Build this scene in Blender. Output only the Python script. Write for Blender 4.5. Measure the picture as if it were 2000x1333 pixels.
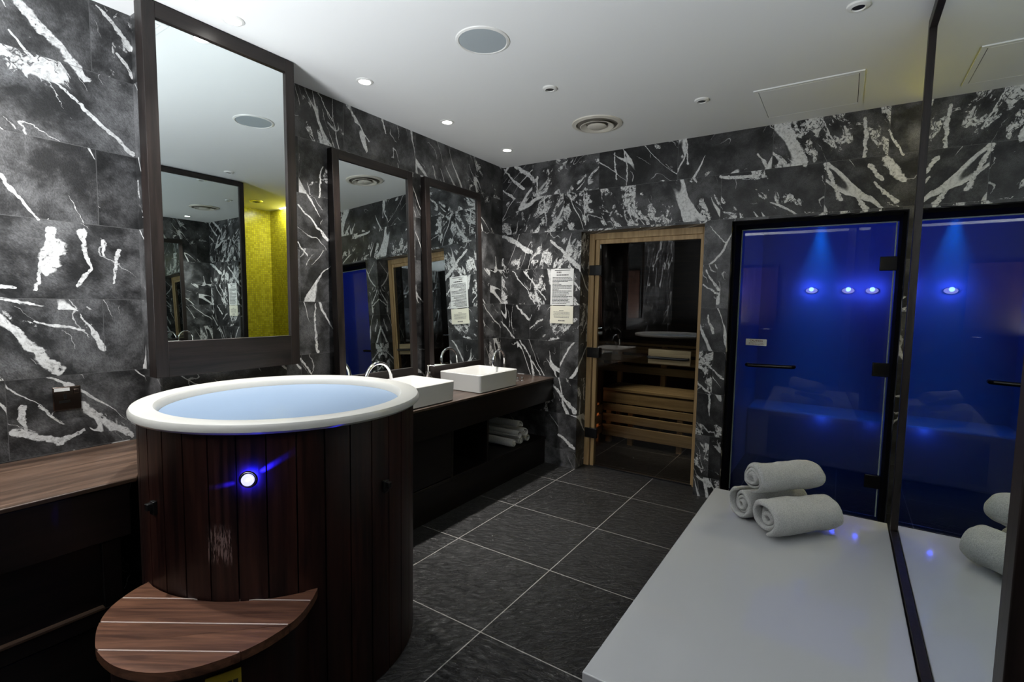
import bpy, bmesh, math, random
from mathutils import Vector, Matrix
for _o in list(bpy.data.objects): bpy.data.objects.remove(_o, do_unlink=True)
SC = bpy.context.scene
COL = SC.collection
PI = math.pi
H = 2.593                                   # ceiling height
# ------------------------------------------------------------------ camera
def make_camera():
    f, yaw, pitch, roll = 977.5, -0.5841, -0.0776, 0.0169
    fw = Vector((math.sin(yaw)*math.cos(pitch), math.cos(yaw)*math.cos(pitch), math.sin(pitch)))
    r = Vector((math.cos(yaw), -math.sin(yaw), 0)); u = r.cross(fw)
    r2 = r*math.cos(roll)+u*math.sin(roll); u2 = -r*math.sin(roll)+u*math.cos(roll)
    cd = bpy.data.cameras.new('camera'); cam = bpy.data.objects.new('camera', cd); COL.objects.link(cam)
    m = Matrix.Identity(4)
    for i in range(3): m[i][0] = r2[i]; m[i][1] = u2[i]; m[i][2] = -fw[i]
    m.translation = Vector((2.6122, -3.7627, 1.4014)); cam.matrix_world = m
    cd.sensor_fit = 'HORIZONTAL'; cd.sensor_width = 36; cd.lens = f/2000*36; cd.clip_start = .02
    SC.camera = cam
make_camera()
# ------------------------------------------------------------------ world, exposure
w = bpy.data.worlds.new('world'); SC.world = w; w.use_nodes = True
w.node_tree.nodes['Background'].inputs[0].default_value = (.5, .55, .6, 1)
w.node_tree.nodes['Background'].inputs[1].default_value = .02
SC.view_settings.view_transform = 'Standard'; SC.view_settings.look = 'None'
SC.view_settings.gamma = 1; SC.view_settings.use_curve_mapping = False
SC.view_settings.exposure = 0.0
SC.cycles.max_bounces = 14; SC.cycles.transparent_max_bounces = 12
SC.cycles.transmission_bounces = 12; SC.cycles.glossy_bounces = 8; SC.cycles.diffuse_bounces = 5
# ------------------------------------------------------------------ lamp helper, added fill behind the camera
def lamp(name, kind, loc, energy, color, rot=(0, 0, 0), **kw):
    d = bpy.data.lights.new(name, kind); d.energy = energy; d.color = color
    for k, v in kw.items(): setattr(d, k, v)
    o = bpy.data.objects.new(name, d); COL.objects.link(o); o.location = loc; o.rotation_euler = rot
    return o
def aim(v): return Vector(v).to_track_quat('-Z', 'Y').to_euler()
# area fill added behind the camera, aimed up to brighten the ceiling
lamp('ceiling_fill', 'AREA', (1.1, -4.4, 1.06), 140, (.92, .96, 1), aim((0, .0, 1)), shape='RECTANGLE', size=.4, size_y=.8)
DOWN = [(.335, -.432), (.335, -1.146), (.355, -1.852), (.347, -2.557), (.345, -3.265)]
DOWN_W = 130
# ------------------------------------------------------------------ node helper
class NT:
    def __init__(s, name):
        s.m = bpy.data.materials.new(name); s.m.use_nodes = True
        s.t = s.m.node_tree; s.t.nodes.clear()
        s.out = s.t.nodes.new('ShaderNodeOutputMaterial')
    def n(s, typ, ins=None, **attrs):
        nd = s.t.nodes.new(typ)
        for k, v in attrs.items(): setattr(nd, k, v)
        for k, v in (ins or {}).items():
            if hasattr(v, 'is_output'): s.t.links.new(v, nd.inputs[k])
            else: nd.inputs[k].default_value = v
        return nd
    def math(s, op, a, b=None, c=None, clamp=False):
        ins = {0: a}
        if b is not None: ins[1] = b
        if c is not None: ins[2] = c
        return s.n('ShaderNodeMath', ins, operation=op, use_clamp=clamp).outputs[0]
    def vmath(s, op, a, b=None):
        ins = {0: a}
        if b is not None: ins[1] = b
        return s.n('ShaderNodeVectorMath', ins, operation=op).outputs[0]
    def xyz(s, x=0., y=0., z=0.): return s.n('ShaderNodeCombineXYZ', {0: x, 1: y, 2: z}).outputs[0]
    def sep(s, v): return s.n('ShaderNodeSeparateXYZ', {0: v}).outputs
    def co(s, which='Object'): return s.n('ShaderNodeTexCoord').outputs[which]
    def noise(s, v, scale=5., detail=2., rough=.5, dist=0., col=False):
        return s.n('ShaderNodeTexNoise', {'Vector': v, 'Scale': scale, 'Detail': detail, 'Roughness': rough, 'Distortion': dist}).outputs[1 if col else 0]
    def ramp(s, f, stops, interp='LINEAR'):
        nd = s.n('ShaderNodeValToRGB', {0: f}); e = nd.color_ramp; e.interpolation = interp
        while len(e.elements) < len(stops): e.elements.new(.5)
        for el, (p, c) in zip(e.elements, stops):
            el.position = p; el.color = (c, c, c, 1) if not hasattr(c, '__len__') else tuple(c)+(1,)*(4-len(c))
        return nd.outputs[0]
    def smooth(s, x, a, b, lo=0., hi=1.):
        return s.n('ShaderNodeMapRange', {0: x, 1: a, 2: b, 3: lo, 4: hi}, interpolation_type='SMOOTHSTEP').outputs[0]
    def mix(s, f, a, b):
        nd = s.n('ShaderNodeMix', data_type='RGBA')
        for i, v in ((0, f), (6, a), (7, b)):
            if hasattr(v, 'is_output'): s.t.links.new(v, nd.inputs[i])
            else: nd.inputs[i].default_value = v if i == 0 else tuple(v)+(1,)*(4-len(v))
        return nd.outputs[2]
    def bump(s, h, strength=.3, dist=.01):
        return s.n('ShaderNodeBump', {'Height': h, 'Strength': strength, 'Distance': dist}).outputs[0]
    def bsdf(s, **kw):
        nd = s.n('ShaderNodeBsdfPrincipled')
        names = dict(col='Base Color', rough='Roughness', metal='Metallic', spec='Specular IOR Level', nrm='Normal', trans='Transmission Weight', ior='IOR', ecol='Emission Color', estr='Emission Strength', coat='Coat Weight', coatr='Coat Roughness', sheen='Sheen Weight', sheenr='Sheen Roughness')
        for k, v in kw.items():
            i = nd.inputs[names[k]]
            if hasattr(v, 'is_output'): s.t.links.new(v, i)
            elif k in ('col', 'ecol'): i.default_value = tuple(v)+(1,)*(4-len(v))
            else: i.default_value = v
        s.t.links.new(nd.outputs[0], s.out.inputs[0]); return s.m
def plain(name, col, rough=.5, **kw): return NT(name).bsdf(col=col, rough=rough, **kw)
def emit(name, col, strength): return NT(name).bsdf(col=(0, 0, 0), ecol=col, estr=strength, rough=.6)
# ------------------------------------------------------------------ materials
# strong single veins seen on the walls: along the wall, height, to along, height, half widths
VEINS_LEFT = [(-3.16, 2.487, -2.965, 2.271, 0.0302, 0.0162), (-3.195, 2.369, -3.097, 2.257, 0.0062, 0.0135), (-3.069, 2.238, -2.821, 2.017, 0.0074, 0.0136), (-3.239, 1.837, -3.134, 1.693, 0.0105, 0.0059), (-2.923, 2.578, -2.804, 2.448, 0.0052, 0.0194), (-2.856, 2.419, -2.807, 2.343, 0.0103, 0.014), (-3.262, 1.313, -3.108, 1.098, 0.0173, 0.0283), (-3.259, 1.38, -3.141, 1.355, 0.0093, 0.0047), (-3.169, 1.292, -3.029, 1.253, 0.0047, 0.0082), (-3.027, 1.312, -2.959, 1.181, 0.0036, 0.0191), (-3.16, 0.955, -3.087, 0.869, 0.0082, 0.0048), (-3.104, 1.642, -3.162, 1.421, 0.0282, 0.0047), (-3.099, 1.593, -3.123, 1.496, 0.0517, 0.0304), (-3.007, 1.654, -2.981, 1.511, 0.019, 0.0083), (-2.981, 1.511, -3.034, 1.435, 0.0071, 0.0118), (-2.881, 1.594, -2.904, 1.45, 0.0108, 0.0048), (-3.035, 0.949, -2.941, 0.844, 0.0191, 0.0292), (-2.934, 0.842, -2.867, 0.783, 0.0243, 0.0148), (-3.251, 0.876, -3.108, 0.797, 0.0213, 0.0192), (-3.101, 0.799, -3.033, 0.829, 0.0168, 0.0096), (-3.215, 0.958, -3.211, 0.877, 0.0165, 0.0106), (-2.933, 1.631, -2.93, 1.568, 0.0108, 0.0036), (-3.257, 1.427, -3.216, 1.432, 0.0105, 0.0058), (-1.893, 2.593, -1.794, 2.462, 0.003, 0.0059), (-1.685, 2.592, -1.523, 2.412, 0.0123, 0.0062), (-0.489, 2.51, -0.363, 2.318, 0.0037, 0.0057), (-0.915, 2.4, -0.887, 2.313, 0.007, 0.0052), (-1.929, 1.38, -1.923, 1.078, 0.0042, 0.0126), (-2.022, 1.05, -1.966, 0.959, 0.0082, 0.007), (-2.023, 1.933, -1.839, 1.752, 0.0055, 0.0127), (-1.865, 2.182, -1.892, 1.997, 0.0058, 0.0071), (-1.415, 2.647, -1.384, 2.509, 0.013, 0.0048), (-2.042, 1.73, -1.978, 1.649, 0.0041, 0.0069)]
VEINS_BACK = [(0.006, 2.574, 0.211, 2.386, 0.0062, 0.0179), (0.142, 2.592, 0.303, 2.471, 0.0223, 0.0297), (0.009, 2.408, 0.132, 2.306, 0.0082, 0.018), (0.349, 2.47, 0.363, 2.305, 0.0118, 0.0098), (0.017, 1.991, 0.302, 1.838, 0.0281, 0.0309), (0.123, 1.673, 0.364, 1.398, 0.0059, 0.0057), (0.232, 1.671, 0.466, 1.43, 0.0116, 0.0076), (0.504, 1.924, 0.769, 1.702, 0.0113, 0.0292), (0.162, 1.372, 0.3, 1.253, 0.0098, 0.0154), (-0.002, 1.224, 0.152, 1.077, 0.008, 0.0098), (0.207, 1.062, 0.426, 0.773, 0.0098, 0.0076), (0.318, 0.932, 0.358, 0.767, 0.0077, 0.0154), (0.566, 0.693, 0.772, 0.48, 0.0151, 0.028), (0.627, 0.268, 0.767, 0.171, 0.0153, 0.019), (2.227, 2.592, 2.357, 2.315, 0.031, 0.0185), (2.426, 2.588, 2.51, 2.388, 0.0052, 0.0068), (2.461, 2.301, 2.555, 2.071, 0.0135, 0.02), (2.597, 2.16, 2.684, 2.004, 0.01, 0.0232), (2.767, 2.284, 2.859, 2.16, 0.037, 0.0235), (2.694, 2.255, 2.754, 2.178, 0.0201, 0.0133), (2.718, 2.155, 2.831, 2.03, 0.01, 0.0183), (1.595, 2.598, 1.62, 2.415, 0.0071, 0.0088), (1.844, 2.298, 2.037, 2.274, 0.0172, 0.0136), (2.07, 2.421, 2.127, 2.33, 0.0069, 0.0153), (2.652, 2.547, 2.665, 2.319, 0.0154, 0.0101), (2.769, 2.452, 2.85, 2.307, 0.0068, 0.0101), (0.798, 2.282, 0.823, 2.035, 0.0111, 0.0055), (0.434, 2.298, 0.45, 2.061, 0.0116, 0.0057), (1.791, 1.961, 1.892, 1.845, 0.0034, 0.005), (1.764, 1.652, 1.863, 1.514, 0.005, 0.0133), (1.754, 1.547, 1.868, 1.482, 0.0067, 0.0083), (1.752, 1.045, 1.923, 0.878, 0.0067, 0.0084), (1.753, 0.842, 1.835, 0.769, 0.0136, 0.0085), (1.802, 1.332, 1.84, 1.201, 0.0084, 0.015), (1.773, 0.147, 1.865, 0.09, 0.0123, 0.0159), (1.051, 2.569, 1.075, 2.371, 0.0074, 0.0054), (1.143, 2.567, 1.16, 2.323, 0.0092, 0.0054)]
TW, TH, TZ = .617, .3088, .1481
def marble(name, expr, odd, even, seed, flip=0, dark=1., psc=5.5, pth=.45, opp=.9, veins=(), lum=1.):
    """Honed black tile with white veins; every tile is its own cut of the stone."""
    t = NT(name); x, y, z = t.sep(t.co())
    u = {'x': t.math('ADD', x, y), 'y': t.math('ADD', y, x)}[expr]
    v = t.math('DIVIDE', t.math('SUBTRACT', z, TZ), TH); k = t.math('FLOOR', v)
    par = t.math('ABSOLUTE', t.math('MODULO', k, 2.))
    off = t.math('MULTIPLY_ADD', par, odd-even, even)
    uu = t.math('DIVIDE', t.math('SUBTRACT', u, off), TW); c = t.math('FLOOR', uu)
    fu = t.math('MULTIPLY', t.math('SUBTRACT', uu, c), TW); fv = t.math('MULTIPLY', t.math('SUBTRACT', v, k), TH)
    wn = t.n('ShaderNodeTexWhiteNoise', {'Vector': t.xyz(c, k, seed)}, noise_dimensions='3D').outputs[1]
    r1, r2, r3 = t.sep(wn)
    wn2 = t.n('ShaderNodeTexWhiteNoise', {'Vector': t.xyz(k, seed+7.3, c)}, noise_dimensions='3D').outputs[1]
    s1, s2, s3 = t.sep(wn2)
    # rotate the stone's grain: mostly one lean, sometimes the other
    ang = t.math('MULTIPLY_ADD', t.math('SUBTRACT', r1, .5), .75, -1.0 + flip)
    sgn = t.math('SUBTRACT', 1., t.math('MULTIPLY', 2., t.math('GREATER_THAN', s1, opp)))
    fu2 = t.math('MULTIPLY', fu, sgn)
    ca, sa = t.math('COSINE', ang), t.math('SINE', ang)
    al = t.math('ADD', t.math('MULTIPLY', fu2, ca), t.math('MULTIPLY', fv, sa))
    ac = t.math('SUBTRACT', t.math('MULTIPLY', fv, ca), t.math('MULTIPLY', fu2, sa))
    ofs = t.vmath('MULTIPLY', wn, (37., 23., 51.))
    p = t.vmath('ADD', t.xyz(al, ac, 0.), ofs)
    iso = t.noise(p, 3.2, 2., .5, 0., True)
    wv = t.vmath('MULTIPLY', t.vmath('SUBTRACT', iso, (.5, .5, .5)), (.10, .10, .10))
    fine = t.noise(p, 30., 3., .62, 0., True)
    wv2 = t.vmath('MULTIPLY', t.vmath('SUBTRACT', fine, (.5, .5, .5)), (.014, .014, .014))
    pw = t.vmath('ADD', t.vmath('ADD', p, wv), wv2)
    q = t.vmath('MULTIPLY', pw, (1., 5.2, 1.))
    # long tapering streaks
    n1 = t.noise(q, 1.5, 0., .4)
    rid1 = t.math('ABSOLUTE', t.math('SUBTRACT', n1, .5))
    wid = t.smooth(t.noise(t.vmath('ADD', t.vmath('MULTIPLY', q, (.8, .5, 1.)), (3., 8., 1.)), 2.0, 1.5, .5), .46, .70, .0, .055)
    wid = t.math('MULTIPLY', wid, t.math('MULTIPLY_ADD', r3, 1.2, .4))
    v1 = t.math('SUBTRACT', 1., t.smooth(t.math('DIVIDE', rid1, t.math('ADD', wid, .0006)), .6, 1.))
    v1 = t.math('MULTIPLY', v1, t.math('GREATER_THAN', wid, .003))
    # hairlines at another lean
    q2 = t.vmath('MULTIPLY', t.vmath('ADD', t.vmath('ADD', pw, wv2), (9., 4., 2.)), (1.2, 3.4, 1.))
    q2 = t.n('ShaderNodeVectorRotate', {0: q2, 3: .45}, rotation_type='Z_AXIS').outputs[0]
    n2 = t.noise(q2, 2.6, 1., .5)
    rid2 = t.math('ABSOLUTE', t.math('SUBTRACT', n2, .5))
    w2 = t.smooth(t.noise(p, 4.4, 2., .5), .52, .76, 0., .016)
    v2 = t.math('SUBTRACT', 1., t.smooth(t.math('DIVIDE', rid2, t.math('ADD', w2, .0006)), .35, 1.))
    v2 = t.math('MULTIPLY', t.math('MULTIPLY', v2, t.math('GREATER_THAN', w2, .002)), .7)
    # shattered patches in some tiles
    n3 = t.noise(t.vmath('MULTIPLY', pw, (1., 1.8, 1.)), psc, 6., .6, .5)
    big = t.noise(p, 3.2, 1., .5)
    th = t.math('SUBTRACT', .72, t.math('ADD', t.math('MULTIPLY', t.math('MAXIMUM', t.math('SUBTRACT', s2, pth), 0.), .26), t.math('MULTIPLY', t.math('SUBTRACT', big, .5), .45)))
    v3 = t.smooth(t.math('SUBTRACT', n3, th), 0., .03)
    crk = t.math('ABSOLUTE', t.math('SUBTRACT', t.noise(pw, 22., 2., .5, .4), .5))
    v3 = t.math('MULTIPLY', v3, t.math('MULTIPLY', t.smooth(crk, .004, .03), t.smooth(t.noise(pw, 55., 2., .6), .30, .46)))
    vein = t.math('MAXIMUM', t.math('MAXIMUM', v1, v2), v3, clamp=True)
    if veins:
        pg = t.xyz(u, z, 0.)
        for sc_, am in ((6., .05), (28., .022), (90., .006)):
            pg = t.vmath('ADD', pg, t.vmath('MULTIPLY', t.vmath('SUBTRACT', t.noise(t.xyz(u, z, seed), sc_, 2., .55, 0., True), (.5, .5, .5)), (am, am, 0.)))
        best = None
        for a0, b0, a1, b1, w0, w1 in veins:
            dx, dy = a1-a0, b1-b0; l2 = dx*dx+dy*dy
            rel = t.vmath('SUBTRACT', pg, (a0, b0, 0.))
            tt = t.math('MULTIPLY', t.n('ShaderNodeVectorMath', {0: rel, 1: (dx, dy, 0.)}, operation='DOT_PRODUCT').outputs['Value'], 1/l2, clamp=True)
            foot = t.n('ShaderNodeVectorMath', {0: (dx, dy, 0.), 3: tt}, operation='SCALE').outputs[0]
            ds = t.n('ShaderNodeVectorMath', {0: rel, 1: foot}, operation='DISTANCE').outputs['Value']
            q_ = t.math('DIVIDE', ds, t.math('MULTIPLY_ADD', tt, w1-w0, w0))
            best = q_ if best is None else t.math('MINIMUM', best, q_)
        fray = t.smooth(t.noise(t.vmath('MULTIPLY', pg, (1., 1.6, 1.)), 13., 3., .65), .28, .72, 1.9, .95)
        best = t.math('MULTIPLY', best, fray)
        vv = t.math('SUBTRACT', 1., t.smooth(best, .8, 1.1))
        vv = t.math('MULTIPLY', vv, t.smooth(t.noise(pg, 70., 3., .65), .30, .44))
        vein = t.math('MAXIMUM', vein, vv, clamp=True)
    # grey ground, cloudy and grained
    cl = t.noise(pw, 7., 5., .62); gr = t.noise(t.vmath('MULTIPLY', p, (1., 2., 1.)), 120., 3., .7)
    g = t.math('MULTIPLY_ADD', t.smooth(cl, .36, .72), .075*lum, .012*lum)
    g = t.math('MULTIPLY', g, t.smooth(gr, .25, .75, .55, 1.4))
    g = t.math('MULTIPLY', g, t.math('MULTIPLY_ADD', s3, 1.0, .55*dark))
    ground = t.n('ShaderNodeCombineColor', {0: g, 1: t.math('MULTIPLY', g, 1.0), 2: t.math('MULTIPLY', g, 1.02)}).outputs[0]
    wh = t.math('MULTIPLY', t.smooth(t.noise(pw, 60., 3., .7), .25, .6, .34, .66), 1.)
    white = t.n('ShaderNodeCombineColor', {0: wh, 1: wh, 2: t.math('MULTIPLY', wh, .985)}).outputs[0]
    colr = t.mix(vein, ground, white)
    e = t.math('MINIMUM', t.math('MINIMUM', fu, t.math('SUBTRACT', TW, fu)), t.math('MINIMUM', fv, t.math('SUBTRACT', TH, fv)))
    joint = t.math('LESS_THAN', e, .0012)
    colr = t.mix(t.math('MULTIPLY', joint, .8), colr, (.10, .10, .10))
    hgt = t.math('SUBTRACT', t.math('MULTIPLY', gr, .5), joint)
    return t.bsdf(col=colr, rough=.42, spec=.4, nrm=t.bump(hgt, .35, .0015))
M = {}
M['marble_back'] = marble('veined_black_marble_back', 'x', .3085, 0., 1.0, veins=VEINS_BACK, psc=7.5, pth=.2, opp=.65)
M['marble_left'] = marble('veined_black_marble_left', 'y', -.483, -.175, 5.0, veins=VEINS_LEFT, lum=1.25)  # lum lightens the ground to stand in for strong light on this wall
M['marble_other'] = marble('veined_black_marble_other', 'y', .1, .4, 9.0)
def slate():
    t = NT('riven_slate_floor'); x, y, z = t.sep(t.co())
    a = t.math('DIVIDE', t.math('SUBTRACT', x, .7839), .6168); b = t.math('DIVIDE', t.math('ADD', y, .3356), .6)
    ca, cb = t.math('FLOOR', a), t.math('FLOOR', b)
    fa = t.math('MULTIPLY', t.math('SUBTRACT', a, ca), .6168); fb = t.math('MULTIPLY', t.math('SUBTRACT', b, cb), .6)
    e = t.math('MINIMUM', t.math('MINIMUM', fa, t.math('SUBTRACT', .6168, fa)), t.math('MINIMUM', fb, t.math('SUBTRACT', .6, fb)))
    joint = t.math('LESS_THAN', e, .0025)
    rnd = t.n('ShaderNodeTexWhiteNoise', {'Vector': t.xyz(ca, cb, 3.)}, noise_dimensions='3D').outputs[1]
    ra = t.sep(rnd)[0]
    ang = t.math('MULTIPLY_ADD', ra, .9, .1)
    al = t.math('ADD', t.math('MULTIPLY', x, t.math('COSINE', ang)), t.math('MULTIPLY', y, t.math('SINE', ang)))
    ac = t.math('SUBTRACT', t.math('MULTIPLY', y, t.math('COSINE', ang)), t.math('MULTIPLY', x, t.math('SINE', ang)))
    p = t.vmath('ADD', t.xyz(al, ac, 0.), t.vmath('MULTIPLY', rnd, (11., 17., 5.)))
    q = t.vmath('MULTIPLY', p, (1., 2.6, 1.))
    n = t.noise(q, 17., 6., .68, .8); n2 = t.noise(q, 75., 4., .7)
    ridge = t.math('ABSOLUTE', t.math('SUBTRACT', t.noise(q, 9., 4., .6, .5), .5))
    crack = t.math('SUBTRACT', 1., t.smooth(ridge, 0., .012))
    g = t.math('MULTIPLY_ADD', t.smooth(n, .35, .75), .011, .0035)
    g = t.math('MULTIPLY', g, t.smooth(n2, .3, .7, .5, 1.6))
    glint_fleck = t.math('MULTIPLY', t.smooth(t.noise(t.vmath('MULTIPLY', p, (1., 3., 1.)), 42., 5., .78), .57, .68), t.smooth(n, .40, .66))
    g = t.math('ADD', g, t.math('MULTIPLY', glint_fleck, .26))  # pale flecks paint the glints of the riven slate into its colour
    g = t.math('ADD', g, t.math('MULTIPLY', crack, .02))
    c = t.n('ShaderNodeCombineColor', {0: g, 1: g, 2: g}).outputs[0]
    c = t.mix(joint, c, (.33, .32, .30))
    h = t.math('ADD', t.math('MULTIPLY', n, 1.), t.math('MULTIPLY', n2, .12))
    return t.bsdf(col=c, rough=t.math('MULTIPLY_ADD', n2, .3, .16), spec=.5, nrm=t.bump(h, 1., .016))
M['slate'] = slate()
def wood(name, dark, light, axis, rough=.45, scale=1., spec=.4, streak=22., bumpk=.25, wear=0.):
    t = NT(name); s = [streak*scale]*3; s['xyz'.index(axis)] = 1.3*scale
    p = t.vmath('MULTIPLY', t.co(), tuple(s))
    a = t.noise(p, 1.6, 5., .65, .4); b = t.noise(t.vmath('MULTIPLY', p, (3., 3., 3.)), 2.2, 3., .7)
    f = t.math('MULTIPLY', t.smooth(a, .3, .72), t.smooth(b, .2, .75, .55, 1.15), clamp=True)
    c = t.mix(f, dark, light)
    if wear:
        wn = t.smooth(t.noise(t.vmath('MULTIPLY', p, (1.6, 1.6, 1.6)), 2.6, 4., .75), .66, .74)
        c = t.mix(t.math('MULTIPLY', wn, wear), c, tuple(min(1, v*3.2+.05) for v in light))
    return t.bsdf(col=c, rough=rough, spec=spec, nrm=t.bump(a, bumpk, .002))
DK, LT = (.005, .0034, .003), (.022, .0145, .0125)
for ax in 'xyz': M['wenge_'+ax] = wood('dark_stained_oak_'+ax, DK, LT, ax, .42, wear=.15)
M['cab_y'] = wood('dark_cabinet_oak', (.0016, .0011, .001), (.007, .0045, .004), 'y', .38, wear=.12)
M['ledge'] = wood('worn_brown_worktop', (.030, .018, .012), (.105, .064, .043), 'y', .40, .8, wear=.5)
M['vanity_top'] = wood('brown_vanity_worktop', (.03, .02, .015), (.09, .062, .048), 'y', .3, .8, wear=.2)
M['sauna_wood'] = wood('pale_sauna_softwood', (.21, .16, .085), (.37, .29, .165), 'x', .5, .7)
M['sauna_wood_y'] = wood('pale_sauna_softwood_side', (.30, .19, .085), (.50, .34, .17), 'y', .5, .7)
M['sauna_wood_z'] = wood('pale_sauna_softwood_upright', (.33, .21, .095), (.55, .38, .19), 'z', .5, .7)
M['door_wood'] = wood('dark_red_brown_door', (.018, .008, .006), (.05, .022, .014), 'z', .4)
def stave_mat():
    t = NT('stained_red_brown_stave'); o = t.co(); x, y, z = t.sep(o)
    an = t.math('ARCTAN2', y, x); k = t.math('FLOOR', t.math('DIVIDE', t.math('ADD', an, 10.), 2*PI/36))
    rn = t.n('ShaderNodeTexWhiteNoise', {'Vector': t.xyz(k, 2., 1.)}, noise_dimensions='3D').outputs[0]
    p = t.vmath('ADD', t.vmath('MULTIPLY', o, (26., 26., 1.6)), t.xyz(0., 0., t.math('MULTIPLY', rn, 30.)))
    a = t.noise(p, 1.5, 5., .65, .5)
    f = t.math('MULTIPLY', t.smooth(a, .3, .75), t.math('MULTIPLY_ADD', rn, .7, .45), clamp=True)
    c = t.mix(f, (.004, .0013, .001), (.032, .0105, .007))
    # scuffed patch where the stain has been rubbed off
    dx = t.math('ABSOLUTE', t.math('SUBTRACT', an, -.985)); dz = t.math('ABSOLUTE', t.math('SUBTRACT', z, .63))
    m = t.math('MULTIPLY', t.math('LESS_THAN', dx, .075), t.math('SUBTRACT', 1., t.smooth(dz, .03, .075)))
    sc = t.math('MULTIPLY', t.smooth(t.noise(t.vmath('MULTIPLY', o, (60., 60., 9.)), 3., 3., .7), .45, .6), m)
    c = t.mix(t.math('MULTIPLY', sc, .7), c, (.22, .15, .13))
    return t.bsdf(col=c, rough=.36, spec=.45, nrm=t.bump(a, .2, .002))
M['stave'] = stave_mat()
M['step_top'] = None
M['rim'] = plain('white_gelcoat', (.46, .46, .435), .28)
M['ceramic'] = plain('white_glazed_ceramic', (.56, .555, .535), .12, spec=.5)
M['mirror'] = NT('mirror_glass').bsdf(col=(.86, .92, .92), metal=1., rough=.0)
M['chrome'] = NT('polished_chrome').bsdf(col=(.83, .83, .85), metal=1., rough=.06)
M['chrome_dark'] = NT('dark_smoked_chrome').bsdf(col=(.28, .25, .23), metal=1., rough=.18)
M['bronze'] = NT('bronze_socket_plate').bsdf(col=(.17, .13, .11), metal=1., rough=.25)
M['black_metal'] = plain('black_powder_coat', (.006, .006, .007), .35)
M['black_frame'] = plain('black_steam_door_frame', (.004, .004, .005), .8, spec=.05)
M['black_plastic'] = plain('black_plastic', (.006, .006, .006), .3)
M['ceiling'] = NT('painted_ceiling').bsdf(col=(.80, .80, .79), rough=.9, spec=.1)
M['white_metal'] = plain('white_painted_metal', (.74, .73, .70), .4)
M['cream_metal'] = plain('cream_vent_metal', (.66, .62, .54), .4)
M['grille'] = plain('grey_speaker_grille', (.36, .40, .42), .6)
M['throat'] = plain('shadowed_vent_throat', (.22, .20, .17), .7)
M['gap'] = plain('dark_gap', (.02, .02, .02), .9)
M['stone_white'] = NT('white_composite_top').bsdf(col=(.45, .455, .46), rough=.05, spec=.45)
M['paper'] = plain('white_notice', (.74, .74, .72), .5)
M['cream_paper'] = plain('cream_notice', (.78, .75, .62), .5)
M['ink'] = plain('black_ink', (.015, .015, .015), .6)
M['ink_grey'] = plain('grey_ink', (.16, .15, .15), .6)
M['ink_red'] = plain('brown_ink', (.19, .06, .03), .6)
M['yellow'] = plain('yellow_sticker', (.30, .22, .015), .5)
M['lens_on'] = emit('lit_lamp_lens', (1., .97, .92), 30.)
M['lens_blue'] = emit('blue_lamp_lens', (.40, .42, 1.), 1.3)
M['tub_lens'] = emit('blue_white_tub_lens', (.60, .60, 1.), 1.35)
M['ember'] = emit('heater_glow', (1., .32, .14), 1.2)
def fabric():
    t = NT('white_terry_towel'); o = t.co()
    n = t.noise(o, 260., 3., .75); n2 = t.noise(o, 30., 3., .6)
    c = t.mix(t.smooth(n, .25, .7), (.30, .30, .287), (.53, .53, .51))
    return t.bsdf(col=c, rough=.95, spec=.1, sheen=.3, nrm=t.bump(t.math('ADD', n, t.math('MULTIPLY', n2, .6)), .75, .004))
M['terry'] = fabric()
def tinted(name, col, rough=0.):
    t = NT(name); return t.bsdf(col=col, rough=rough, trans=1., ior=1.5, spec=.5)
M['dark_wall'] = plain('dark_grey_wall', (.006, .006, .006), .6)
M['smoked_glass'] = tinted('smoked_sauna_glass', (.62, .60, .57))
M['steam_glass'] = tinted('misted_steam_glass', (.92, .95, 1.), .0)
M['glass_edge'] = plain('pale_glass_edge', (.34, .42, .42), .2)
def mosaic():
    t = NT('yellow_glass_mosaic'); x, y, z = t.sep(t.co()); S = .025
    u = t.math('DIVIDE', t.math('ADD', x, y), S); v = t.math('DIVIDE', z, S)
    cu, cv = t.math('FLOOR', u), t.math('FLOOR', v)
    fu, fv = t.math('SUBTRACT', u, cu), t.math('SUBTRACT', v, cv)
    e = t.math('MINIMUM', t.math('MINIMUM', fu, t.math('SUBTRACT', 1., fu)), t.math('MINIMUM', fv, t.math('SUBTRACT', 1., fv)))
    j = t.math('LESS_THAN', e, .06)
    r = t.n('ShaderNodeTexWhiteNoise', {'Vector': t.xyz(cu, cv, 0.)}, noise_dimensions='3D').outputs[0]
    c = t.mix(r, (.40, .37, .012), (.62, .58, .03)); c = t.mix(j, c, (.28, .27, .06))
    return t.bsdf(col=c, rough=.2, spec=.5, nrm=t.bump(t.math('SUBTRACT', 0., j), .3, .002))
M['mosaic'] = mosaic()
M['steam_tile'] = plain('pale_steam_room_tile', (.45, .47, .50), .35)
def water_mat():
    t = NT('pale_blue_tub_water'); o = t.co()
    return t.bsdf(col=(.15, .205, .285), rough=.35, spec=.1, nrm=t.bump(t.noise(o, 3., 1.), .05, .01))
M['water'] = water_mat()
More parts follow.
